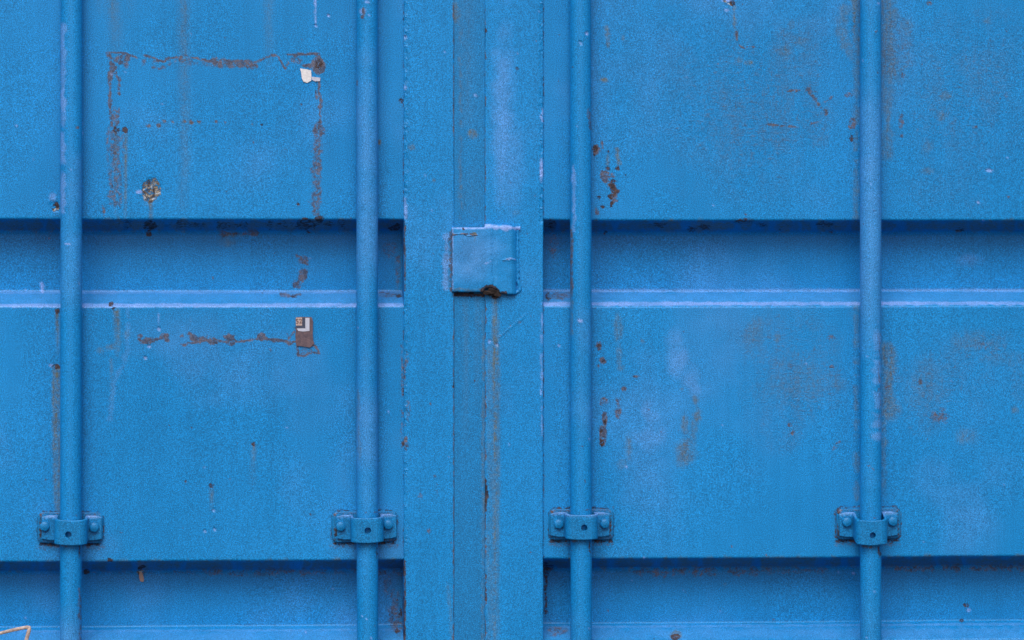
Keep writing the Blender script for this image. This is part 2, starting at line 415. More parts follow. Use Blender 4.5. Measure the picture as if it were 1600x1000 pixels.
wp.line('residue', [(330, 893), (380, 896), (440, 893), (520, 893), (600, 894), (632, 894)], 6, .48, rag=.8, wob=2, brk=.34)
wp.line('residue', [(140, 893), (240, 895), (330, 893)], 4, .38, rag=.8, brk=.42)
wp.blob('residue', 617, 955, 16, 38, .55, rag=.8); wp.blob('residue', 606, 915, 10, 20, .4); wp.blob('rust', 621, 986, 4, 5, 1.1); wp.blob('rust', 626, 955, 3, 10, .8)
wp.blob('rust', 627, 158, 4, 4, 1.25, rag=.2); wp.blob('stain', 592, 222, 4, 5, .9); wp.blob('rust', 592, 222, 2, 3, .7)
wp.blob('rust', 618, 355, 12, 7, .85); wp.blob('residue', 610, 390, 16, 16, .4); wp.blob('residue', 622, 420, 6, 40, .45); wp.blob('rust', 622, 462, 7, 4, .75); wp.blob('residue', 605, 460, 24, 6, .5)
wp.line('residue', [(628, 540), (629, 620), (628, 700)], 2.4, .6, brk=.35); wp.blob('rust', 629, 693, 3, 6, .8)
wp.blob('speck', 545, 520, 30, 20, .35); wp.blob('speck', 548, 700, 22, 80, .35)
wp.blob('stain', 392, 520, 30, 30, .0)
# seams beside the centre frames
wp.line('rust', [(630.5, -20), (630.5, 340)], 1.2, .42, rag=.8, wob=.4, brk=.35); wp.line('rust', [(631, 478), (631, 873)], 1.1, .42, rag=.8, wob=.4, brk=.38)
wp.line('rust', [(849, -20), (849, 343)], 1.3, .42, rag=.8, wob=.4, brk=.3); wp.line('rust', [(849.5, 478), (849.5, 873)], 1.2, .42, rag=.8, wob=.4, brk=.3)
# right door
wp.line('chip', [(1131, 2), (1144, 7)], 3, 1.0); wp.blob('rust', 1145, 5, 5, 4, 1.2); wp.line('stain', [(1147, 10), (1148, 40), (1151, 58)], 3.2, .8, fade=.4, brk=.3); wp.blob('chalk_gleam', 1136, 1, 9, 2.5, .9)
wp.blob('chalk_gleam', 1135, 16, 5, 2.4, .7); wp.line('residue', [(1155, 70), (1162, 74), (1172, 75), (1185, 74)], 1.2, 1.0, wob=1)
wp.line('residue', [(1150, 48), (1152, 62)], 2, .8)
wp.line('stain', [(948, 42), (950, 72)], 4, .6); wp.blob('stain', 944, 125, 7, 4, .8); wp.blob('stain', 974, 60, 3, 5, .4); wp.blob('rust', 808, 107, 4, 4, .9)
wp.blob('residue', 932, 234, 8, 10, .95); wp.blob('rust', 929, 232, 5, 6, 1.0); wp.blob('rust', 929, 243, 2.6, 3, 1.0); wp.blob('residue', 941, 226, 3, 7, .8); wp.blob('rust', 950, 236, 2.6, 2.6, .7)
wp.line('stain', [(964, 232), (967, 255)], 3.4, .75); wp.blob('rust', 965, 263, 4.5, 5.5, .9); wp.line('stain', [(950, 245), (949, 258)], 2.5, .6); wp.blob('rust', 949, 263, 4, 3, .8)
wp.line('residue', [(942, 270), (948, 280), (955, 290), (962, 300), (958, 312)], 5.5, .9, rag=.8, wob=3)
wp.blob('rust', 957, 290, 6, 9, 1.0); wp.blob('rust', 962, 299, 6, 6, .9); wp.blob('rust', 954, 306, 4, 5, .95); wp.blob('rust', 956, 319, 2.6, 5, 1.0)
wp.blob('residue', 956, 274, 6, 4, .7); wp.blob('rust', 936, 309, 3.4, 3.6, .85); wp.blob('rust', 941, 323, 4.5, 3, .85); wp.blob('residue', 932, 330, 5, 8, .6); wp.blob('rust', 978, 274, 1.8, 1.8, .8)
wp.blob('speck', 1165, 180, 185, 150, .78, soft=.8); wp.blob('speck', 1500, 140, 150, 180, .74, soft=.8); wp.blob('speck', 1240, 580, 110, 120, .74, soft=.8); wp.blob('speck', 1460, 600, 120, 90, .70, soft=.8); wp.blob('speck', 1075, 120, 45, 60, .62); wp.blob('speck', 1090, 190, 60, 50, .60); wp.blob('speck', 1150, 180, 45, 50, .58); wp.blob('speck', 1240, 110, 75, 85, .70); wp.blob('speck', 1260, 180, 70, 55, .74); wp.blob('speck', 1180, 290, 60, 45, .5)
wp.blob('speck', 1225, 70, 30, 36, .78); wp.blob('speck', 1075, 290, 40, 40, .3)
wp.blob('stain', 1228, 80, 11, 13, .62); wp.blob('stain', 1252, 63, 12, 12, .55); wp.blob('stain', 1237, 38, 5, 6, .4)
wp.line('residue', [(1262, 140), (1275, 158), (1288, 172), (1291, 182)], 3.2, .72, wob=2); wp.blob('residue', 1290, 176, 5, 8, .75); wp.line('residue', [(1290, 160), (1304, 148)], 4, .5)
wp.line('residue', [(1232, 142), (1248, 142)], 2, .9); wp.line('residue', [(1200, 195), (1212, 197), (1248, 197)], 1.6, .7, brk=.35); wp.line('residue', [(1268, 193), (1282, 188)], 3, .5)
wp.blob('stain', 1170, 98, 8, 4, .65); wp.blob('stain', 1155, 94, 6, 5, .45)
wp.line('stain', [(1337, -20), (1338, 30), (1339, 60)], 8, .75, fade=.3); wp.line('stain', [(1322, 5), (1312, 45), (1318, 60), (1330, 90)], 9, .42, brk=.4); wp.blob('residue', 1332, 195, 7, 12, .8); wp.blob('rust', 1330, 217, 4, 6, .95); wp.blob('residue', 1326, 148, 8, 5, .6)
wp.line('stain', [(1338, 60), (1338, 340)], 5, .42, brk=.4)
wp.line('stain', [(1386, -20), (1388, 60), (1386, 140)], 14, .50, rag=.4, fade=.35); wp.line('stain', [(1386, 140), (1386, 240)], 10, .4); wp.blob('stain', 1397, 28, 10, 12, .6); wp.blob('stain', 1415, 40, 16, 12, .4); wp.blob('speck', 1400, 75, 40, 70, .85)
wp.blob('residue', 1452, 5, 5, 4, .9); wp.blob('residue', 1411, 118, 4, 5, .85); wp.blob('residue', 1411, 75, 3, 4, .7); wp.blob('residue', 1408, 190, 5, 14, .65); wp.blob('residue', 1409, 213, 3, 4, .9); wp.blob('residue', 1433, 202, 4, 3, .5)
wp.blob('speck', 1470, 80, 60, 80, .62); wp.blob('speck', 1540, 60, 60, 70, .58); wp.blob('speck', 1500, 180, 100, 80, .55); wp.blob('stain', 1478, 150, 12, 8, .42); wp.blob('stain', 1471, 182, 7, 8, .45); wp.blob('stain', 1450, 228, 10, 12, .45); wp.blob('stain', 1450, 268, 10, 6, .4); wp.blob('stain', 1543, 32, 7, 5, .5); wp.blob('residue', 1572, 149, 6, 5, .4)
wp.blob('speck', 1480, 300, 110, 40, .48); wp.blob('chalk_gleam', 1546, 266, 6, 3, .8); wp.blob('height', 1546, 266, 6, 3, 1)
wp.line('speck', [(1340, 480), (1340, 560)], 12, .6)
for x, y, rx, ry in ((1030, 351, 20, 5), (1080, 358, 11, 6), (1160, 345, 22, 6), (1220, 361, 6, 5), (1298, 361, 6, 8), (1100, 354, 14, 6), (1500, 360, 14, 5), (946, 364, 4, 5), (860, 352, 12, 12), (1190, 352, 12, 5), (1290, 350, 20, 6)):
    wp.blob('rust', x, y, rx, ry, .62, soft=.9)
wp.blob('residue', 865, 385, 12, 26, .4); wp.blob('residue', 875, 462, 26, 7, .55); wp.blob('rust', 858, 463, 6, 8, .6)
# lower sheet, right door
wp.blob('stain', 966, 512, 8, 22, .42); wp.blob('residue', 936, 541, 5, 9, .95); wp.blob('rust', 935, 540, 3, 6, .8); wp.blob('residue', 942, 563, 6, 6, .95, rot=.8); wp.blob('rust', 943, 563, 3, 3, .8); wp.blob('residue', 935, 572, 2.4, 4, .8)
wp.blob('stain', 967, 558, 5, 20, .4); wp.blob('stain', 970, 575, 7, 5, .45); wp.blob('residue', 994, 588, 7, 2.4, 1.0, rag=.3); wp.blob('residue', 975, 608, 5, 5, .75); wp.blob('residue', 996, 567, 3, 2, .5); wp.blob('stain', 1004, 533, 3, 4, .5)
wp.blob('residue', 943, 627, 8, 8, .65, rot=.5); wp.line('residue', [(966, 625), (966, 650)], 5, .6, brk=.4); wp.blob('residue', 967, 645, 6, 4, .7)
wp.blob('residue', 945, 655, 5, 12, 1.0); wp.blob('residue', 942, 680, 6, 18, 1.0); wp.blob('rust', 941, 690, 4, 9, .95); wp.blob('rust', 945, 660, 3, 6, .85); wp.blob('rust', 940, 673, 2.5, 4, .8)
wp.blob('stain', 982, 697, 6, 20, .42); wp.blob('stain', 972, 725, 9, 8, .3)
wp.blob('chalk_gleam', 1060, 560, 22, 45, .21, soft=.95, rag=.9); wp.blob('chalk_gleam', 1080, 600, 18, 30, .21, soft=.95, rag=.9); wp.blob('chalk_gleam', 1020, 690, 36, 44, .21, soft=.95, rag=.9); wp.blob('chalk_gleam', 1010, 640, 16, 24, .21, soft=.95, rag=.9)
for x, y, rx, ry, v in ((1087, 625, 6, 9, .65), (1089, 650, 7, 12, .8), (1070, 662, 7, 18, .7), (1085, 672, 8, 14, .5), (1072, 705, 18, 24, .95), (1066, 718, 12, 12, .7), (1080, 690, 9, 12, .6), (1065, 608, 3, 3, .7)):
    wp.blob('stain', x, y, rx, ry, v*.85, rag=.9); wp.blob('speck', x, y, rx, ry, v, rag=.9)
wp.blob('speck', 1200, 530, 80, 50, .75); wp.blob('speck', 1260, 590, 80, 75, .82); wp.blob('speck', 1230, 660, 60, 55, .62); wp.blob('speck', 1180, 590, 40, 70, .5)
wp.blob('stain', 1178, 520, 16, 26, .38); wp.blob('stain', 1260, 590, 40, 40, .30, rag=.9); wp.blob('stain', 1214, 528, 7, 10, .5); wp.blob('stain', 1222, 568, 16, 9, .35); wp.blob('stain', 1310, 600, 14, 12, .4); wp.blob('residue', 1300, 573, 5, 4, .7); wp.blob('residue', 1235, 572, 6, 5, .5); wp.blob('residue', 1298, 528, 10, 8, .42)
wp.blob('residue', 1234, 664, 4, 4, .95); wp.blob('residue', 1239, 677, 3.6, 5, 1.0); wp.line('residue', [(1300, 702), (1312, 690)], 2.6, .9)
wp.line('stain', [(1386, 545), (1390, 580), (1388, 600), (1392, 640)], 12, .55, rag=.7); wp.blob('stain', 1386, 605, 10, 40, .5); wp.blob('speck', 1395, 600, 26, 70, .75); wp.blob('residue', 1387, 605, 5, 4, .8); wp.blob('residue', 1438, 596, 5, 5, .65); wp.blob('residue', 1470, 650, 18, 14, .5); wp.blob('stain', 1450, 605, 34, 40, .30, rag=.9); wp.blob('speck', 1450, 640, 50, 50, .62); wp.blob('stain', 1510, 682, 17, 14, .5)
wp.blob('stain', 1525, 534, 40, 16, .40, rag=.8); wp.blob('residue', 1535, 540, 18, 8, .35); wp.blob('speck', 1530, 540, 60, 30, .7); wp.blob('stain', 1560, 560, 40, 12, .3); wp.blob('stain', 1586, 640, 6, 7, .6); wp.blob('speck', 1590, 580, 20, 70, .6); wp.blob('residue', 1492, 574, 3, 3, .6)
wp.line('stain', [(1338, 480), (1338, 700), (1339, 780)], 5, .4, brk=.38); wp.line('stain', [(1380, 660), (1381, 790)], 5, .4, brk=.38)
wp.line('residue', [(985, 893), (1030, 895), (1090, 892), (1180, 893)], 7, .5, rag=.8, brk=.30); wp.line('residue', [(1150, 893), (1250, 892), (1290, 890)], 6, .42, brk=.3)
wp.line('residue', [(1400, 889), (1470, 887), (1540, 888), (1600, 887)], 6, .55, rag=.8, brk=.28)
wp.blob('rust', 859, 888, 9, 8, .9); wp.line('rust', [(853, 880), (853, 960)], 4, .75, brk=.3); wp.blob('residue', 870, 985, 20, 10, .5)
for x, y, r in ((1510, 946, 4.5), (1503, 970, 3.5), (1055, 995, 7)): wp.blob('rust', x, y, r, r, 1.0)
wp.blob('stain', 1055, 993, 10, 8, .8); wp.blob('chalk_gleam', 1514, 953, 4, 3, .7); wp.blob('chalk_gleam', 1333, 896, 3, 2.4, .6); wp.blob('stain', 1133, 913, 3, 3, .5)
wp.blob('chalk_gleam', 1515, 405, 20, 10, .14, soft=.9)
# chalking and painted-in highlights along the bends of the pressed sheet
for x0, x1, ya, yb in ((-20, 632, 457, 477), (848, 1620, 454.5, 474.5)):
    wp.line('chalk_gleam', [(x0, ya), (x1, ya-(x1-x0)*.001)], 3.2, .30, rag=.3, wob=.5)
    wp.line('chalk_gleam', [(x0, yb+.5), (x1, yb-(x1-x0)*.001)], 3.4, .66, rag=.3, wob=.5)
wp.line('chalk_gleam', [(-20, 987), (632, 984)], 2.2, .2, wob=.5); wp.line('chalk_gleam', [(850, 980), (1620, 975)], 2.2, .2, wob=.5)
# dark outline round each bracket plate, stronger along the bottom
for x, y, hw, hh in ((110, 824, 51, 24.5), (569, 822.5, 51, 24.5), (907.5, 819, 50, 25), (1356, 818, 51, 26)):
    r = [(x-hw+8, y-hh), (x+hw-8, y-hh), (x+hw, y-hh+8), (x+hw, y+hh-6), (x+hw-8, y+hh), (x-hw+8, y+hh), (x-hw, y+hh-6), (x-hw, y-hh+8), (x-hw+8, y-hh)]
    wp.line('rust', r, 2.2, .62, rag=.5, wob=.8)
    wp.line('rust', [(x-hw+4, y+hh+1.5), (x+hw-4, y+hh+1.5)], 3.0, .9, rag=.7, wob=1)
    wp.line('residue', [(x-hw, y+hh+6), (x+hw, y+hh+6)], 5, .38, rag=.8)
for x0, x1, ym in ((-20, 632, 467.5), (848, 1620, 465), (-20, 632, 996), (848, 1620, 991)):      # faint pale band along the upward slopes
    wp.line('chalk_gleam', [(x0, ym), (x1, ym-(x1-x0)*.001)], 11, .13, rag=.2, wob=2)
for x0, x1, ym in ((-20, 632, 352), (848, 1620, 352), (-20, 632, 882), (848, 1620, 879)):        # grime on the ledge undersides, also painting in their shade
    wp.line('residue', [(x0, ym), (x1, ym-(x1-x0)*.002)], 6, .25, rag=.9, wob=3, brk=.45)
for x0, x1, ya, yb in ((-20, 632, 353, 352), (848, 1620, 353, 353), (-20, 632, 885, 882), (848, 1620, 881, 877)):      # brown dirt under the ledges, in lengths, with painted shade to darken them
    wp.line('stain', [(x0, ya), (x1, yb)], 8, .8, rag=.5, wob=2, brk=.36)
# random tiny pitting over everything
for i in range(150):
    x, y = RNG.uniform(0, 1600), RNG.uniform(0, 1000)
    r = RNG.uniform(.9, 2.0)
    wp.blob('residue' if RNG.rand() < .7 else 'chalk_gleam', x, y, r, r*RNG.uniform(.7, 1.6), RNG.uniform(.45, .9))

def chalk_patch(s, a, lo=.5, hi=.8, f=.006, fy=None):
    return lambda px, py, P: a*ss(lo, hi, fbm(px*f, py*(fy or f), s, 4))

def door_sheet(x0, x1, parent, seed):
    xs = spaced(x0, x1, max(VX0, x0-1), min(VX1, x1+1), .0021, .03)
    V = np.zeros((len(PROF), len(xs), 3))
    V[..., 0] = xs[None]; V[..., 1] = PROF[:, 0][:, None]; V[..., 2] = PROF[:, 1][:, None]
    a, b = V[..., 0], V[..., 2]
    warp = (fbm(a*2.3+5, b*2.3, seed, 3)-.5)*.0040+(fbm(a*9, b*9, seed+3, 2)-.5)*.0009
    edge = np.minimum(ss(0, .05, a-x0), ss(0, .05, x1-a))
    V[..., 1] += warp*edge
    V[..., 2] += ((fbm(a*1.7, b*.4, seed+5, 2)-.5)*.004+(fbm(a*14, b*.6, seed+8, 3)-.5)*.0012)*edge      # the pressed bends are never quite straight
    return mesh_grid('door_panel', V, M_PANEL, parent, wp, base={'chalk_gleam': chalk_patch(seed, .09)})

# ---------------------------------------------------------------- long members
def member(name, x0, x1, front, back, mat, parent, wear, r=.0018, seed=1, base=None, rough_edge=.0006):
    """a pressed flat member running the height of the door, rounded at its two front edges"""
    sec = [(x0, back), (x0, front+r*2.2)]
    for k in range(6):
        t = k/5*math.pi/2; sec.append((x0+r-r*math.cos(t), front+r-r*math.sin(t)))
    n = max(2, int((x1-x0-2*r)/.0022))
    for k in range(1, n): sec.append((x0+r+(x1-x0-2*r)*k/n, front))
    for k in range(6):
        t = (1-k/5)*math.pi/2; sec.append((x1-r+r*math.cos(t), front+r-r*math.sin(t)))
    sec += [(x1, front+r*2.2), (x1, back)]
    sec = np.array(sec)
    V = np.zeros((len(ZS), len(sec), 3))
    V[..., 0] = sec[:, 0][None]; V[..., 1] = sec[:, 1][None]; V[..., 2] = ZS[:, None]
    z = V[..., 2]
    u = (V[..., 0]-x0)/(x1-x0)
    V[..., 0] += (u < .2)*(fbm(z*60, z*0+seed, seed, 4)-.5)*rough_edge*2+(u > .8)*(fbm(z*60, z*0+seed+5, seed, 4)-.5)*rough_edge*2
    V[..., 1] += (fbm(V[..., 0]*14, z*3, seed, 3)-.5)*.0014
    return mesh_grid(name, V, mat, parent, wear, base=base)

wf = Wear()   # wear of the centre frames
wf.line('residue', [(709.5, -20), (709.5, 160), (709, 200)], 1.3, .8, wob=.4, rag=.6, brk=.3); wf.line('residue', [(710, 165), (711, 250), (713, 350)], 2, .95, wob=.6)
wf.line('residue', [(710, 460), (709.5, 1010)], 1.5, .9, wob=.4, brk=.25)
wf.blob('rust', 710, 605, 3, 3, 1.0); wf.blob('stain', 710, 15, 4, 12, .6)
wf.blob('residue', 700, 410, 8, 60, .40, rag=.3, soft=.9); wf.line('chalk_gleam', [(698, 370), (697, 450)], 5, .35); wf.line('residue', [(704, 362), (705, 455)], 2.2, .6, wob=.8)
wf.blob('stain', 643, 230, 6, 5, .6); wf.blob('stain', 678, 282, 3, 3, .5); wf.blob('residue', 637, 640, 5, 18, .5); wf.blob('residue', 636, 560, 4, 16, .5); wf.blob('residue', 635, 690, 5, 14, .7); wf.blob('residue', 632, 580, 3, 30, .5)
wf.blob('residue', 670, 829, 4, 4, .7); wf.blob('residue', 657, 775, 5, 8, .45); wf.blob('residue', 678, 745, 6, 4, .4); wf.blob('residue', 682, 765, 5, 3, .35); wf.blob('residue', 700, 910, 4, 4, .4); wf.blob('residue', 708, 830, 2, 2, .6); wf.streak('residue', 683, 755, 800, 3, .4)
wf.line('stain', [(700, 915), (706, 1000)], 3, .25)
wf.blob('chalk_gleam', 633, 58, 3, 4, .7); wf.blob('chalk_gleam', 633, 137, 3, 4, .6); wf.blob('height', 633, 58, 3, 4, 1.4); wf.line('chalk_gleam', [(633, 310), (634, 340)], 3, .6, wob=1)  # pale spots paint the glints of the seam weld
wf.line('rust', [(632.5, 345), (632.5, 455)], 1.4, .7, wob=.4, brk=.3); wf.line('rust', [(632.5, 875), (632.5, 1000)], 2, .95, wob=.8)
wf.blob('residue', 630, 690, 4, 10, .9)
# right frame
wf.line('rust', [(757, 40), (757, 60)], 1.4, .8); wf.blob('rust', 757, 46, 3, 3, .8); wf.blob('rust', 757, 68, 2, 3, .8); wf.line('residue', [(757.5, -20), (757.5, 350)], 1.3, .6, brk=.36); wf.line('residue', [(757.5, 460), (757.5, 1010)], 1.3, .75, brk=.3)
wf.line('rust', [(757, 752), (758, 762), (760, 775), (757, 782)], 3.6, 2.2, wob=.5, rag=.2); wf.line('rust', [(757, 784), (758, 798)], 2.2, .9); wf.line('rust', [(757, 912), (759, 938)], 2.2, .95, brk=.3)
wf.blob('chalk_gleam', 785, 180, 18, 150, .22, rag=.5, soft=.9); wf.blob('chalk_gleam', 792, 130, 14, 60, .16, soft=.9); wf.blob('chalk_gleam', 800, 250, 22, 90, .14, soft=.9)
wf.blob('rust', 808, 107, 3.4, 4, .9); wf.blob('stain', 806, 332, 6, 4, .3)
wf.streak('stain', 773, 462, 1010, 4.4, .85, .2); wf.streak('stain', 766, 540, 1100, 8, .38, .2); wf.streak('stain', 778, 500, 1000, 3, .55, .3); wf.blob('stain', 772, 700, 9, 60, .38, soft=.9)
wf.blob('rust', 773, 464, 7, 5, 1.1)
wf.blob('stain', 774, 972, 4, 4, .7); wf.streak('residue', 757, 470, 560, 3, .4)
for x, y in ((765, 533), (776, 538)):
    wf.blob('chalk_gleam', x, y, 2.6, 3, .9); wf.blob('height', x, y, 3, 3.4, 1.6)
wf.line('height', [(780, 527), (800, 510), (822, 492)], 1.4, -.6, wob=.5); wf.line('residue', [(780, 527), (800, 510)], .9, .5)
wf.blob('residue', 812, 504, 4, 3, .5)
wf.blob('chalk_gleam', 846, 265, 2.5, 20, .8); wf.line('height', [(846, -20), (846, 345)], 2.2, .9, rag=1.3, wob=.8, brk=.3); wf.line('chalk_gleam', [(847, 470), (846, 560), (847, 680)], 1.5, .5, rag=1, wob=.8, brk=.4)  # weld highlights painted pale along the seam
wf.line('chalk_gleam', [(847, 170), (847, 190)], 2, .7)
wf.line('height', [(634, -20), (634, 345)], 2.2, .9, rag=1.3, wob=.8, brk=.3); wf.line('height', [(634, 478), (634, 870)], 2, .7, rag=1.3, wob=.8, brk=.4)
for i in range(40):
    x, y = RNG.uniform(632, 848), RNG.uniform(0, 1000); r = RNG.uniform(.8, 1.8)
    wf.blob('residue' if RNG.rand() < .7 else 'chalk_gleam', x, y, r, r*1.3, RNG.uniform(.4, .9))
wg = Wear()   # wear of the gasket strip
wg.blob('stain', 738, 210, 9, 8, .6); wg.blob('chalk_gleam', 743, 149, 3, 2, .8); wg.streak('stain', 730, -30, 200, 14, .15, .2); wg.blob('stain', 735, 300, 20, 40, .15); wg.blob('stain', 712, 20, 4, 20, .7)
wg.line('rust', [(711, 459), (732, 461), (757, 461)], 3.2, 1.3, rag=.4, wob=.8)  # rust line that also paints the shadow below the interlock plate
wg.streak('stain', 728, 462, 700, 5, .2, .5); wg.streak('stain', 745, 462, 640, 5, .18, .5); wg.blob('rust', 742, 595, 2, 2, .7)
wg.streak('residue', 716, 700, 1010, 6, .15, .2)
wg.line('stain', [(719, -20), (720, 340)], 2, .35, brk=.4)
wg.line('stain', [(755, 480), (754, 1010)], 2.4, .45, brk=.3)

# ---------------------------------------------------------------- rods
def rod(px, parent, seed, px2=None, marks=None):
    RY, RR = -.0215, .0168
    w = Wear()
    for i in range(14):
        w.blob('chalk_gleam' if RNG.rand() < .55 else 'residue', px+RNG.uniform(-14, 14), RNG.uniform(0, 1000), RNG.uniform(.9, 1.8), None, RNG.uniform(.5, .9))
    if marks: marks(w)
    n = 44
    V = np.zeros((len(ZS), n, 3))
    a = np.arange(n)/n*2*math.pi
    xa = X(px, RY); xb = X(px2 or px, RY)
    xc = xa+(xb-xa)*(Z(0)-ZS)/(Z(0)-Z(1000))
    rr = RR*(1+(fbm(a[None]*1.5+0*ZS[:, None], ZS[:, None]*4, seed, 2)-.5)*.02)
    V[..., 0] = xc[:, None]+np.cos(a)[None]*rr+((fbm(ZS*2, ZS*0, seed, 2)-.5)*.0012)[:, None]
    V[..., 1] = RY+np.sin(a)[None]*rr
    V[..., 2] = ZS[:, None]
    return mesh_grid('locking_rod', V, M_ROD, parent, w, close_u=True, base={'chalk_gleam': chalk_patch(seed, .15, .42, .7, .004, .005)})
def rub(w, x, y0, y1):
    w.line('residue', [(x-12, y0), (x+13, y0)], 2.2, .75, rag=1.2, wob=2, brk=.35); w.line('residue', [(x-13, y1), (x+12, y1)], 2.4, .8, rag=1.2, wob=2, brk=.35); w.line('rust', [(x+13, y1+4), (x+14, y1+26)], 1.4, .5, brk=.4)
def m1(w):
    rub(w, 111, 806, 850)
    w.blob('chalk_gleam', 105, 381, 5, 2, .9); w.blob('residue', 121, 199, 4, 3, .6); w.line('chalk_gleam', [(97, 40), (98, 330)], 5, .42, brk=.3); w.streak('residue', 97, 0, 120, 3, .25); w.line('residue', [(124, 920), (125, 1000)], 3, .55, brk=.3)
def m2(w):
    rub(w, 575, 801, 848)
    w.line('residue', [(568, 12), (570, 22), (566, 26)], 2, .8, wob=1); w.blob('chalk_gleam', 567, 18, 6, 5, .6); w.blob('chalk_gleam', 574, 3, 4, 2, .9); w.blob('residue', 557, 130, 3, 5, .7); w.line('stain', [(560, 610), (561, 720)], 2, .4, brk=.4)
def m3(w):
    rub(w, 908, 797, 843)
    w.blob('chalk_gleam', 917, 52, 2.2, 3.4, 1); w.blob('height', 917, 52, 2.6, 4, 1.2); w.blob('chalk_gleam', 907, 67, 2.4, 2.4, 1); w.blob('height', 907, 67, 3, 3, 1.2); w.line('residue', [(893, 360), (893, 460)], 3, .62, rag=.6, wob=1); w.line('stain', [(893, 360), (893, 520)], 2.4, .5, brk=.3); w.line('residue', [(920, 170), (921, 200)], 3, .6, brk=.3); w.blob('chalk_gleam', 906, 501, 5, 3, .9); w.line('chalk_gleam', [(896, 260), (897, 360)], 3, .4)
def m4(w):
    rub(w, 1360, 808, 851)
    w.blob('residue', 1369, 49, 3.4, 3, .8); w.line('chalk_gleam', [(1370, 520), (1372, 600), (1371, 680)], 7, .26, wob=2, brk=.3); w.line('residue', [(1374, 520), (1375, 680)], 2, .32, brk=.3); w.blob('height', 1367, 331, 3, 3, 1.3); w.blob('chalk_gleam', 1366, 329, 2, 2, .5); w.line('residue', [(1355, 726), (1368, 735)], 2.4, .45, wob=2); w.blob('residue', 1358, 855, 9, 3, .6); w.blob('residue', 1372, 113, 3, 3, .5)

# ---------------------------------------------------------------- brackets (plate > strap, bolts)
def rounded_plate(w, h, t, r, seg=6, nx=24, nz=12):
    """rounded rectangle, thickness towards the viewer, bevelled front edge; dense enough to carry wear"""
    bm = bmesh.new()
    ring = []
    for cx, cz, a0 in ((w/2-r, h/2-r, 0), (-w/2+r, h/2-r, 90), (-w/2+r, -h/2+r, 180), (w/2-r, -h/2+r, 270)):
        for k in range(seg+1):
            a = R(a0+90*k/seg); ring.append((cx+r*math.cos(a), cz+r*math.sin(a)))
    rings = []
    for ins, y in ((0, 0), (0, -t+.0012), (.0012, -t), (.006, -t-.0001), (.012, -t)):
        sx, sz = (w/2-ins)/(w/2), (h/2-ins)/(h/2)
        rings.append([bm.verts.new((x*sx, y, z*sz)) for x, z in ring])
    n = len(ring)
    for A, B in zip(rings[:-1], rings[1:]):
        for i in range(n): bm.faces.new((A[i], A[(i+1) % n], B[(i+1) % n], B[i]))
    bm.faces.new(rings[-1])
    bmesh.ops.triangulate(bm, faces=[f for f in bm.faces if len(f.verts) > 4])
    return bm
def strap_mesh(sag, seed):
    """a bent saddle strap: two ears on the plate and a hump over the rod, with a hole through its face"""
    prof = []
    def arc(cx, cy, r, a0, a1, n=6):
        for k in range(n+1):
            a = R(a0+(a1-a0)*k/n); prof.append((cx+r*math.cos(a), cy+r*math.sin(a)))
    F, HW = -.0425, .0214
    prof.append((-.0460, -.0070)); prof.append((-.036, -.0070))
    arc(-HW-.003, -.0070-.003, .003, 90, 0, 4)
    arc(-HW+.009, F+.009, .009, 180, 270, 7)
    prof += [(-.010, F), (-.0045, F), (.0045, F), (.010, F)]
    arc(HW-.009, F+.009, .009, 270, 360, 7)
    arc(HW+.003, -.0070-.003, .003, 180, 90, 4)
    prof.append((.036, -.0070)); prof.append((.0460, -.0070))
    P = [Vector(p) for p in prof]; T = .004
    # normals to the outside (towards the viewer on the face)
    N = []
    for i in range(len(P)):
        a = P[max(i-1, 0)]; b = P[min(i+1, len(P)-1)]; d = (b-a).normalized(); N.append(Vector((d.y, -d.x)))
    H = .0385
    zs = [-H/2, -H/2+.0012]+[-H/2+.0012+(H-.0024)*k/8 for k in range(1, 8)]+[H/2-.0012, H/2]
    bm = bmesh.new()
    def lay(off, inset):
        rows = []
        for z in zs:
            e = .0010 if abs(abs(z)-H/2) < 1e-6 else 0
            row = []
            for p, nn in zip(P, N):
                q = p+nn*(off-e*(1 if off > 0 else 0))
                prot = min(1, max(0, (-q.y-.007)/.035))
                zz = z-sag*prot-(.0035+sag*.15)*max(0, 1-abs(q.x)/.028)*prot*(.55)
                if abs(q.x) > .042: zz *= .88
                row.append(bm.verts.new((q.x, q.y, zz)))
            rows.append(row)
        return rows
    A, B = lay(T, 0), lay(0, 0)
    for rows, fl in ((A, 0), (B, 1)):
        for r0, r1 in zip(rows[:-1], rows[1:]):
            for i in range(len(r0)-1):
                f = (r0[i], r0[i+1], r1[i+1], r1[i]); bm.faces.new(f[::-1] if fl else f)
    for i in range(len(P)-1):
        bm.faces.new((A[0][i], B[0][i], B[0][i+1], A[0][i+1])); bm.faces.new((A[-1][i], A[-1][i+1], B[-1][i+1], B[-1][i]))
    for k in (0, -1):
        for j in range(len(zs)-1): bm.faces.new((A[j][k], A[j+1][k], B[j+1][k], B[j][k]))
    return bm
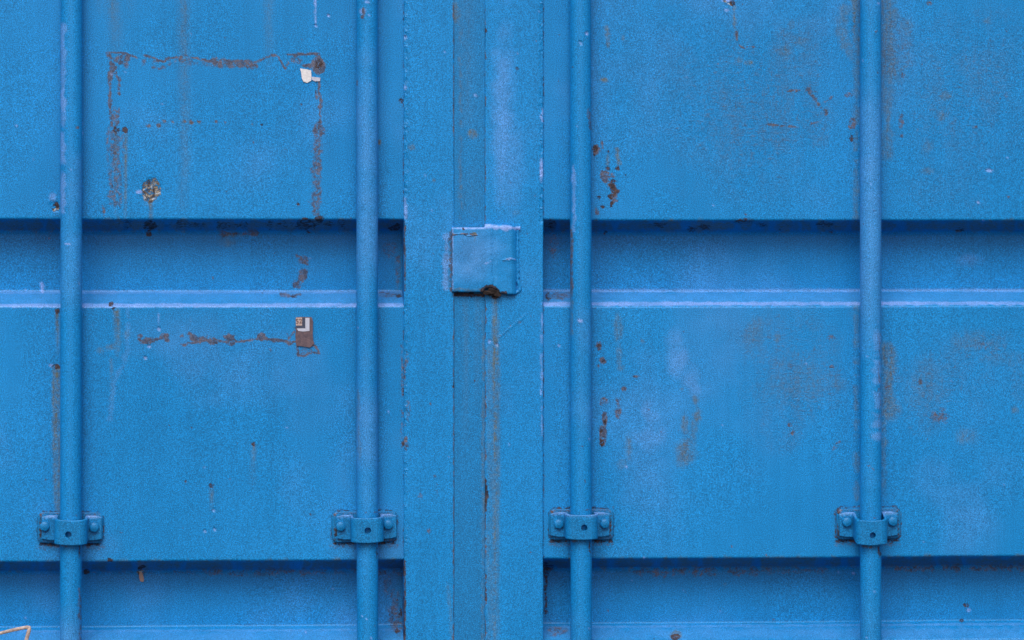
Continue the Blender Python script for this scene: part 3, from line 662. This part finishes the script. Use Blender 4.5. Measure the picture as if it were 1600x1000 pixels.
def cut_hole(o, x, z, r):
    bm = bmesh.new(); bmesh.ops.create_cone(bm, cap_ends=True, segments=20, radius1=r, radius2=r, depth=.05)
    me = bpy.data.meshes.new('cutter'); bm.to_mesh(me); bm.free()
    c = bpy.data.objects.new('cutter', me); COL.objects.link(c)
    c.rotation_euler = (R(90), 0, 0); c.matrix_world = o.matrix_world @ c.matrix_basis
    c.parent = o.parent; c.location = (x, -.048, z); c.rotation_euler = (R(90), 0, 0)
    md = o.modifiers.new('hole', 'BOOLEAN'); md.object = c; md.operation = 'DIFFERENCE'; md.solver = 'EXACT'
    bpy.context.view_layer.update()
    new = bpy.data.meshes.new_from_object(o.evaluated_get(bpy.context.evaluated_depsgraph_get()))
    o.modifiers.clear(); o.data = new; bpy.data.objects.remove(c)
    new.polygons.foreach_set('use_smooth', np.full(len(new.polygons), True))
    try: new.set_sharp_from_angle(angle=R(38))
    except Exception: pass
def bolt_mesh():
    bm = bmesh.new(); rings = []
    for r, y in ((.0078, 0), (.0078, -.0036), (.0071, -.0054), (.0048, -.0064), (.0020, -.0068)):
        ring = []
        for k in range(18):
            a = k/18*2*math.pi; hexr = r*(1-.05*abs(math.cos(3*a)))
            ring.append(bm.verts.new((hexr*math.cos(a), y, hexr*math.sin(a))))
        rings.append(ring)
    for A, B in zip(rings[:-1], rings[1:]):
        for i in range(18): bm.faces.new((A[i], A[(i+1) % 18], B[(i+1) % 18], B[i]))
    bm.faces.new(rings[-1]); return bm
def bracket(px, py, rod_px, parent, sag, seed, holex, holez, bolts):
    loc = Vector((X(px), -.0015, Z(py, px)))
    w = Wear()
    # dirt and gap shadow painted between plate and strap, shadow arcs below the bolts
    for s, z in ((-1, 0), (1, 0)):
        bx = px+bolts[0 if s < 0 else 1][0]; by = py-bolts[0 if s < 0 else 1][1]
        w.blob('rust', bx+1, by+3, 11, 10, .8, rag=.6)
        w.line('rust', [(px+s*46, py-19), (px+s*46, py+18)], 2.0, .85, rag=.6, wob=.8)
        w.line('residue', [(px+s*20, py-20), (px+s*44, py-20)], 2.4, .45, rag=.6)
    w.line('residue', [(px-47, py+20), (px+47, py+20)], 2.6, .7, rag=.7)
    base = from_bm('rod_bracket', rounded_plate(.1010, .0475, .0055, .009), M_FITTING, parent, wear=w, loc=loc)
    rz = X(rod_px, -.034)-loc.x
    st = from_bm('strap', strap_mesh(sag, seed), M_FITTING, base, smooth=True, loc=(0, 0, 0))
    st.location = (rz*.8, -.0, 0)
    bpy.context.view_layer.update()
    cut_hole(st, rz*.8+holex, holez, .0050)
    put_edge_tones(st, loc, px, py, seed)
    for bx, bz in bolts:
        b = from_bm('bolt', bolt_mesh(), M_FITTING, base, loc=(bx/1000, -.0110, bz/1000))
        b.rotation_euler = (0, RNG.uniform(0, 1), 0)
    base.rotation_euler = (0, R({1: .7, 2: -.9, 3: .2, 4: -.6}[seed]), 0)
    return base
def put_edge_tones(o, loc, px, py, seed):
    me = o.data
    for k in KEYS:
        if k in me.attributes: me.attributes.remove(me.attributes[k])
    n = len(me.vertices); P = np.empty(n*3, np.float32); me.vertices.foreach_get('co', P); P = P.reshape(-1, 3)
    z, x, y = P[:, 2], P[:, 0], P[:, 1]
    zero = np.zeros(n, np.float32)
    w = {k: zero.copy() for k in KEYS}
    top = ss(.0150, .0190, z+.004*0)  # strap paler along its top edge, darker along the bottom
    w['chalk_gleam'] = (top*.45).astype(np.float32)
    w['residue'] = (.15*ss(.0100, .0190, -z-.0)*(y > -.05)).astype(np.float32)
    for k in KEYS: me.attributes.new(k, 'FLOAT', 'POINT').data.foreach_set('value', w[k])

# ---------------------------------------------------------------- the two doors
DL0, DR1 = -1.165, 1.115
F0, F1 = X(631), X(709.5)       # left door's closing edge
G0, G1 = X(709.0), X(758.0)         # gasket strip
H0, H1 = X(757.5), X(848.5)     # right door's closing edge
left = thing('container_door', 'blue container door showing the rusty outline of a removed placard and torn label scraps', 'container door', (0, 0, 0), 'blue container doors')
right = thing('container_door', 'blue rust-speckled container door that carries the square plate bridging the joint', 'container door', (0, 0, 0), 'blue container doors')
left['kind'] = 'thing'; right['kind'] = 'thing'
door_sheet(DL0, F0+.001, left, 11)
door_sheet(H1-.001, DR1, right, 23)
fbase = {'chalk_gleam': chalk_patch(31, .08)}
member('closing_edge', F0, F1, -.0035, .050, M_FRAME, left, wf, seed=4, base=fbase)
member('door_gasket', G0, G1, -.0010, .040, M_GASKET, left, wg, r=.0009, seed=8)
member('closing_edge', H0, H1, -.0035, .050, M_FRAME, right, wf, seed=6, base=fbase)
member('hinge_edge', DL0-.045, DL0+.001, -.0035, .050, M_FRAME, left, None, seed=14)
member('hinge_edge', DR1-.001, DR1+.045, -.0035, .050, M_FRAME, right, None, seed=16)
# back of the gap between the doors
def box(name, x0, x1, y0, y1, z0, z1, mat, parent, bev=.002):
    bm = bmesh.new(); bmesh.ops.create_cube(bm, size=1)
    for v in bm.verts: v.co = Vector(((x0+x1)/2+v.co.x*(x1-x0), (y0+y1)/2+v.co.y*(y1-y0), (z0+z1)/2+v.co.z*(z1-z0)))
    if bev: bmesh.ops.bevel(bm, geom=bm.edges[:], offset=bev, segments=2, affect='EDGES')
    return from_bm(name, bm, mat, parent)
rod(111.5, left, 41, 111, m1)
rod(573, left, 43, 574.5, m2)
rod(907, right, 47, 908, m3)
rod(1360, right, 51, 1360.5, m4)
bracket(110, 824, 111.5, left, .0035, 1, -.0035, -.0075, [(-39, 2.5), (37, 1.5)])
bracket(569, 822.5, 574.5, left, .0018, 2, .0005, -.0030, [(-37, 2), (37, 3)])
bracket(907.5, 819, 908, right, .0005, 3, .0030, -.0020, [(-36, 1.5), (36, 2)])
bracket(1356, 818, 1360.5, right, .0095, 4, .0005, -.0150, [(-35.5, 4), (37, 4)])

# ---------------------------------------------------------------- interlock plate
wq = Wear()
wq.line('rust', [(707, 457), (730, 459), (757, 459)], 2.4, 1.3, wob=.6); wq.blob('rust', 768, 453, 13, 7, 1.6, rag=.4, soft=.2); wq.line('rust', [(755, 459), (772, 462), (788, 459)], 4.5, 1.6, wob=.8)  # rust plus painted shadow along the lower edge
wq.line('chalk_gleam', [(707, 356), (756, 356)], 2.0, .85, wob=.5, rag=.5); wq.line('chalk_gleam', [(757, 353), (775, 355), (812, 357)], 3.4, 1.0, rag=.9, wob=1); wq.line('chalk_gleam', [(707, 358), (707, 452)], 1.0, .6, wob=.5)  # highlights painted on the plate edges and the weld ledge
wq.line('residue', [(708, 366), (728, 367), (745, 366)], 1.2, 1.0, wob=1); wq.blob('stain', 740, 366, 5, 3, .9); wq.streak('stain', 742, 368, 384, 1.6, .7); wq.blob('rust', 724, 357, 2.4, 3, 1.0); wq.blob('stain', 740, 400, 30, 34, .10)
wq.line('residue', [(705.5, 360), (705.5, 452)], 1.4, .9, wob=.3); wq.line('stain', [(710, 452), (756, 453)], 2.2, .6)
wq.line('chalk_gleam', [(757, 413), (767, 409)], 1, .7); wq.line('chalk_gleam', [(790, 405), (806, 406)], 1.2, .8); wq.line('residue', [(786, 408), (794, 404)], 1, .6); wq.blob('chalk_gleam', 811, 446, 4, 6, 1.0); wq.blob('height', 811, 446, 5, 6, 1.5)
wq.line('height', [(786, 406), (806, 406)], 1.2, -1); wq.line('height', [(772, 360), (772, 450)], 3, .6); wq.line('height', [(707, 367), (745, 367)], 1, -1.0)
wq.blob('chalk_gleam', 735, 400, 45, 50, .20, soft=.9)
def plate():
    x0, x1, z0, z1 = X(706, -.014), X(808.5, -.014), Z(456.5, 757, -.014), Z(355.5, 757, -.014)
    n, m = 64, 64
    V = np.zeros((m, n, 3))
    for j in range(m):
        v = (max(1, min(m-2, j))-1)/(m-3)
        for i in range(n):
            u = (max(1, min(n-2, i))-1)/(n-3)
            px = 706+102.5*u
            zt = z1+(.0030*ss(.49, .52, np.array(u)) if True else 0)+(fbm(np.array(u*9), np.array(1.0), 3, 3)-.5)*.0012
            zb = z0+(fbm(np.array(u*12), np.array(2.0), 5, 3)-.5)*.0012-.0038*ss(.55, .95, np.array(u))
            notch = max(0, 1-((px-768)/13)**4) if abs(px-768) < 13 else 0
            zb += notch*.0085*(1-.5*float(fbm(np.array(px*.4), np.array(0.), 9, 2)))
            z = zt+(zb-zt)*v
            x = x0+(x1-x0)*u+(float(fbm(np.array(v*8), np.array(5.0), 7, 3))-.5)*.0014*(1 if u < .1 or u > .9 else 0)
            y = -.0140+.0016*abs(u-.47)*2+(float(fbm(np.array(u*3.1), np.array(v*3.1), 12, 3))-.5)*.0030
            y += .0014*max(0, 1-abs(u-.50)/.03)*0
            e = min(u, 1-u, v, 1-v)*100
            y += .0012*max(0, 1-e/2.2)
            if u > .9: y += .007*((u-.9)/.1)**1.5          # dressed down to the frame on its welded side
            if i in (0, n-1) or j in (0, m-1): y = .0 if u > .55 else -.004
            V[j, i] = (x, y, z)
    return mesh_grid('interlock_plate', V, M_PLATE, right, wq)
ip = plate(); ip['label'] = 'square blue plate bridging both doors with a rusted notch in its lower edge'
def tube(name, pts, rads, mat, parent, seg=10, wear=None, base=None, squash=1.0):
    bm = bmesh.new(); rings = []
    pts = [Vector(p) for p in pts]
    for i, p in enumerate(pts):
        d = (pts[min(i+1, len(pts)-1)]-pts[max(i-1, 0)]).normalized()
        a = d.cross(Vector((0, 1, 0)))
        if a.length < .1: a = d.cross(Vector((1, 0, 0)))
        a.normalize(); b = a.cross(d).normalized()
        rings.append([bm.verts.new(p+a*math.cos(t)*rads[i]+b*math.sin(t)*rads[i]*squash) for t in [k/seg*2*math.pi for k in range(seg)]])
    for A, B in zip(rings[:-1], rings[1:]):
        for i in range(seg): bm.faces.new((A[i], A[(i+1) % seg], B[(i+1) % seg], B[i]))
    bm.faces.new(rings[0]); bm.faces.new(rings[-1])
    return from_bm(name, bm, mat, parent, wear=wear, base=base)
def bead(pts, r, parent, wear, seed):
    P = []; rr = []
    pts = [np.array(p, float) for p in pts]
    for a, b in zip(pts[:-1], pts[1:]):
        n = max(2, int(np.hypot(*(b-a))/1.6))
        for k in range(n): P.append(a+(b-a)*k/n)
    P.append(pts[-1])
    out = []
    for i, p in enumerate(P):
        j = float(fbm(np.array(i*.45), np.array(seed*1.), seed, 2))
        out.append((X(p[0]+(j-.5)*1.6), -.004, Z(p[1]+(j-.5)*1.2, p[0]))); rr.append(r*(.65+.8*j))
    return tube('weld_bead', out, rr, M_PLATE, parent, 8, wear)
bead([(757, 353.5), (770, 353.5), (812, 356.5)], .0032, ip, wq, 2)
bead([(809, 358), (808, 400), (809, 440), (812, 447), (811, 454), (804, 459), (792, 460)], .0024, ip, None, 3)

# dark lump added for the ragged rusty hole in the notch of the plate
def lump(name, cx, cy, rx, rz, ry, y0, mat, parent, seed, label=None):
    bm = bmesh.new(); bmesh.ops.create_icosphere(bm, subdivisions=4, radius=1)
    for v in bm.verts:
        c = v.co.copy()
        q = 1+2.0*(float(fbm(np.array(c.x*1.9+c.y*1.3+7), np.array(c.z*1.9-c.y), seed, 4))-.5)
        v.co = Vector((X(cx)+c.x*rx*q, y0+c.y*ry*q, Z(cy, cx)+c.z*rz*q))
    o = from_bm(name, bm, mat, parent)
    if label: o['label'] = label
    return o
M_RUST = plain('rusty_hole_dark', (0.007, 0.005, 0.006), .95, .5, 330, (0.026, 0.015, 0.013), 1.0)
lump('notch_hole_lump', 771, 457, .0140, .0056, .0035, -.0105, M_RUST, right, 4, 'dark lump added as the ragged rusty hole in the square plate')

# ---------------------------------------------------------------- label scraps
def scrap(name, poly, y0, mat, parent, t=.0005, curl=0.0):
    bm = bmesh.new()
    F = [bm.verts.new((X(p[0]), y0-t-curl*(p[2] if len(p) > 2 else 0), Z(p[1], p[0]))) for p in poly]
    B = [bm.verts.new((X(p[0]), y0, Z(p[1], p[0]))) for p in poly]
    bm.faces.new(F); bm.faces.new(B[::-1])
    n = len(poly)
    for i in range(n): bm.faces.new((F[i], B[i], B[(i+1) % n], F[(i+1) % n]))
    return from_bm(name, bm, mat, parent, smooth=False)
Y1 = -.0018
s1 = scrap('label_scrap', [(469, 107), (477, 108), (486, 110), (486.5, 118), (486, 126), (480, 129.5), (474, 127.5), (471.5, 122), (470.5, 114)], Y1, M_WHITE, left)
s1['label'] = 'torn white corner of a removed placard'
scrap('label_tail', [(486.8, 120), (492, 120.5), (500.5, 121.5), (500, 127), (492, 127), (487, 124.5)], Y1, M_GREYL, s1)
s2 = scrap('label_scrap', [(462, 496), (470, 495), (487, 495.5), (489, 502), (488.5, 520), (489, 530), (491, 537), (484, 543), (472, 541), (463, 540), (461.5, 525), (462.5, 512)], Y1, M_BROWN, left)
s2['label'] = 'brown and navy label scrap with a white corner bracket and the figures 52'
Y2 = Y1-.0007
scrap('navy_print', [(462.3, 496.3), (477.5, 496), (477.5, 512.8), (462.3, 512.8)], Y2, M_NAVY, s2, .0003)
scrap('white_bracket', [(477, 496.5), (483.5, 496.5), (483.5, 517), (474, 518), (466, 517), (463.5, 513.2), (477, 513)], Y2-.0004, M_GREYL, s2, .0002)
num = scrap('number_patch', [(462.2, 496.2), (472, 496.2), (472, 508.5), (462.2, 508.5)], Y2-.0005, M_BEIGE, s2, .0002)
cu = bpy.data.curves.new('numeral', 'FONT'); cu.body = '52'; cu.size = .0105; cu.align_x = 'CENTER'; cu.extrude = .0001
to = bpy.data.objects.new('numeral_curve', cu); COL.objects.link(to)
bpy.context.view_layer.update()
tm = bpy.data.meshes.new_from_object(to.evaluated_get(bpy.context.evaluated_depsgraph_get())); bpy.data.objects.remove(to)
tm.materials.clear(); tm.materials.append(M_INK)
tx = bpy.data.objects.new('numeral', tm); COL.objects.link(tx); tx.parent = s2
tx.location = (X(467.2), Y2-.0011, Z(505.3, 467)); tx.rotation_euler = (R(90), R(-4), 0)
# flake of pale old paint hanging below the lower rib
fl = scrap('paint_flake', [(216.5, 899), (219.5, 898), (222, 903), (224, 911), (222.5, 914.5), (218, 913.5), (216, 907)], DEEP-.0025, plain('pale_peeling_primer', (0.50, 0.33, 0.27), .8, .2, 200), left, t=.0008)
fl['label'] = 'pale pink flake of peeling paint under the lower rib'

# ---------------------------------------------------------------- container round the doors (outside the frame of the photo)
cont = thing('shipping_container', 'blue steel shipping container closed by the pair of ribbed doors', 'shipping container', (0, .06, 0))
XL, XR = DL0-.05, DR1+.05
def cbox(name, x0, x1, y0, y1, z0, z1, mat=M_FRAME, bev=.004):
    o = box(name, x0, x1, y0-.06, y1-.06, z0, z1, mat, cont, bev); return o
cbox('corner_post', XL-.06, XL-.002, -.01, .16, 0, 2.70); cbox('corner_post', XR+.002, XR+.06, -.01, .16, 0, 2.70)
cbox('header', XL-.001, XR+.001, 0, .12, 2.54, 2.695); cbox('sill', XL-.001, XR+.001, 0, .14, .001, .14)
def cside(x, sgn):
    ys = []; 
    yy = .10
    pat = [(0, 0), (.07, 0), (.14, 1), (.21, 1)]
    while yy < 5.9:
        for d, k in pat: ys.append((yy+d-.06, x+sgn*.036*k))
        yy += .28
    zs = [.14, 2.6]
    V = np.array([[(b, a, z) for a, b in ys] for z in zs]); return mesh_grid('side_wall', V, M_PANEL, cont, smooth=False)
cside(XL-.045, 1); cside(XR+.045, -1)
cbox('roof', XL-.05, XR+.05, .161, 6.05, 2.60, 2.66); cbox('floor', XL-.05, XR+.05, .161, 6.0, .10, .16, M_PLY)
cbox('end_wall', XL-.05, XR+.05, 6.001, 6.04, .161, 2.599)

# ---------------------------------------------------------------- dry grass stalk before the doors
def V3(px, py, y): return (X(px, y), y, Z(py, px, y))
YS = -.10
sp = []
x_, z_ = X(36, YS), 0.0
p_low = Vector((X(34, YS)-.02, YS-.02, 0.0)); p_a = Vector(V3(40, 1004, YS)); p_b = Vector(V3(46.3, 981.5, YS))
for k in range(14):
    t = k/13; p = p_low.lerp(p_a, t); p.x += math.sin(t*math.pi)*.012; sp.append(tuple(p))
sp += [tuple(p_a.lerp(p_b, t)) for t in (.35, .7, .93)]
sp += [V3(46.0, 980.2, YS), V3(43, 980, YS), V3(34, 981.5, YS), V3(20, 984.5, YS), V3(6, 988, YS), V3(-12, 992.5, YS), V3(-40, 1003, YS-.01), V3(-75, 1024, YS-.02)]
n = len(sp)
rads = [.0034-.0010*i/n for i in range(n)]
for i in range(14, 17): rads[i] = .0030
rads[17] = .0026; rads[-1] = .0006
st = tube('dry_grass_stalk', sp, rads, M_STRAW, None, 10, squash=.7)
st['label'] = 'thin dry straw-coloured grass stalk bent over before the door with the removed placard'; st['category'] = 'grass stalk'
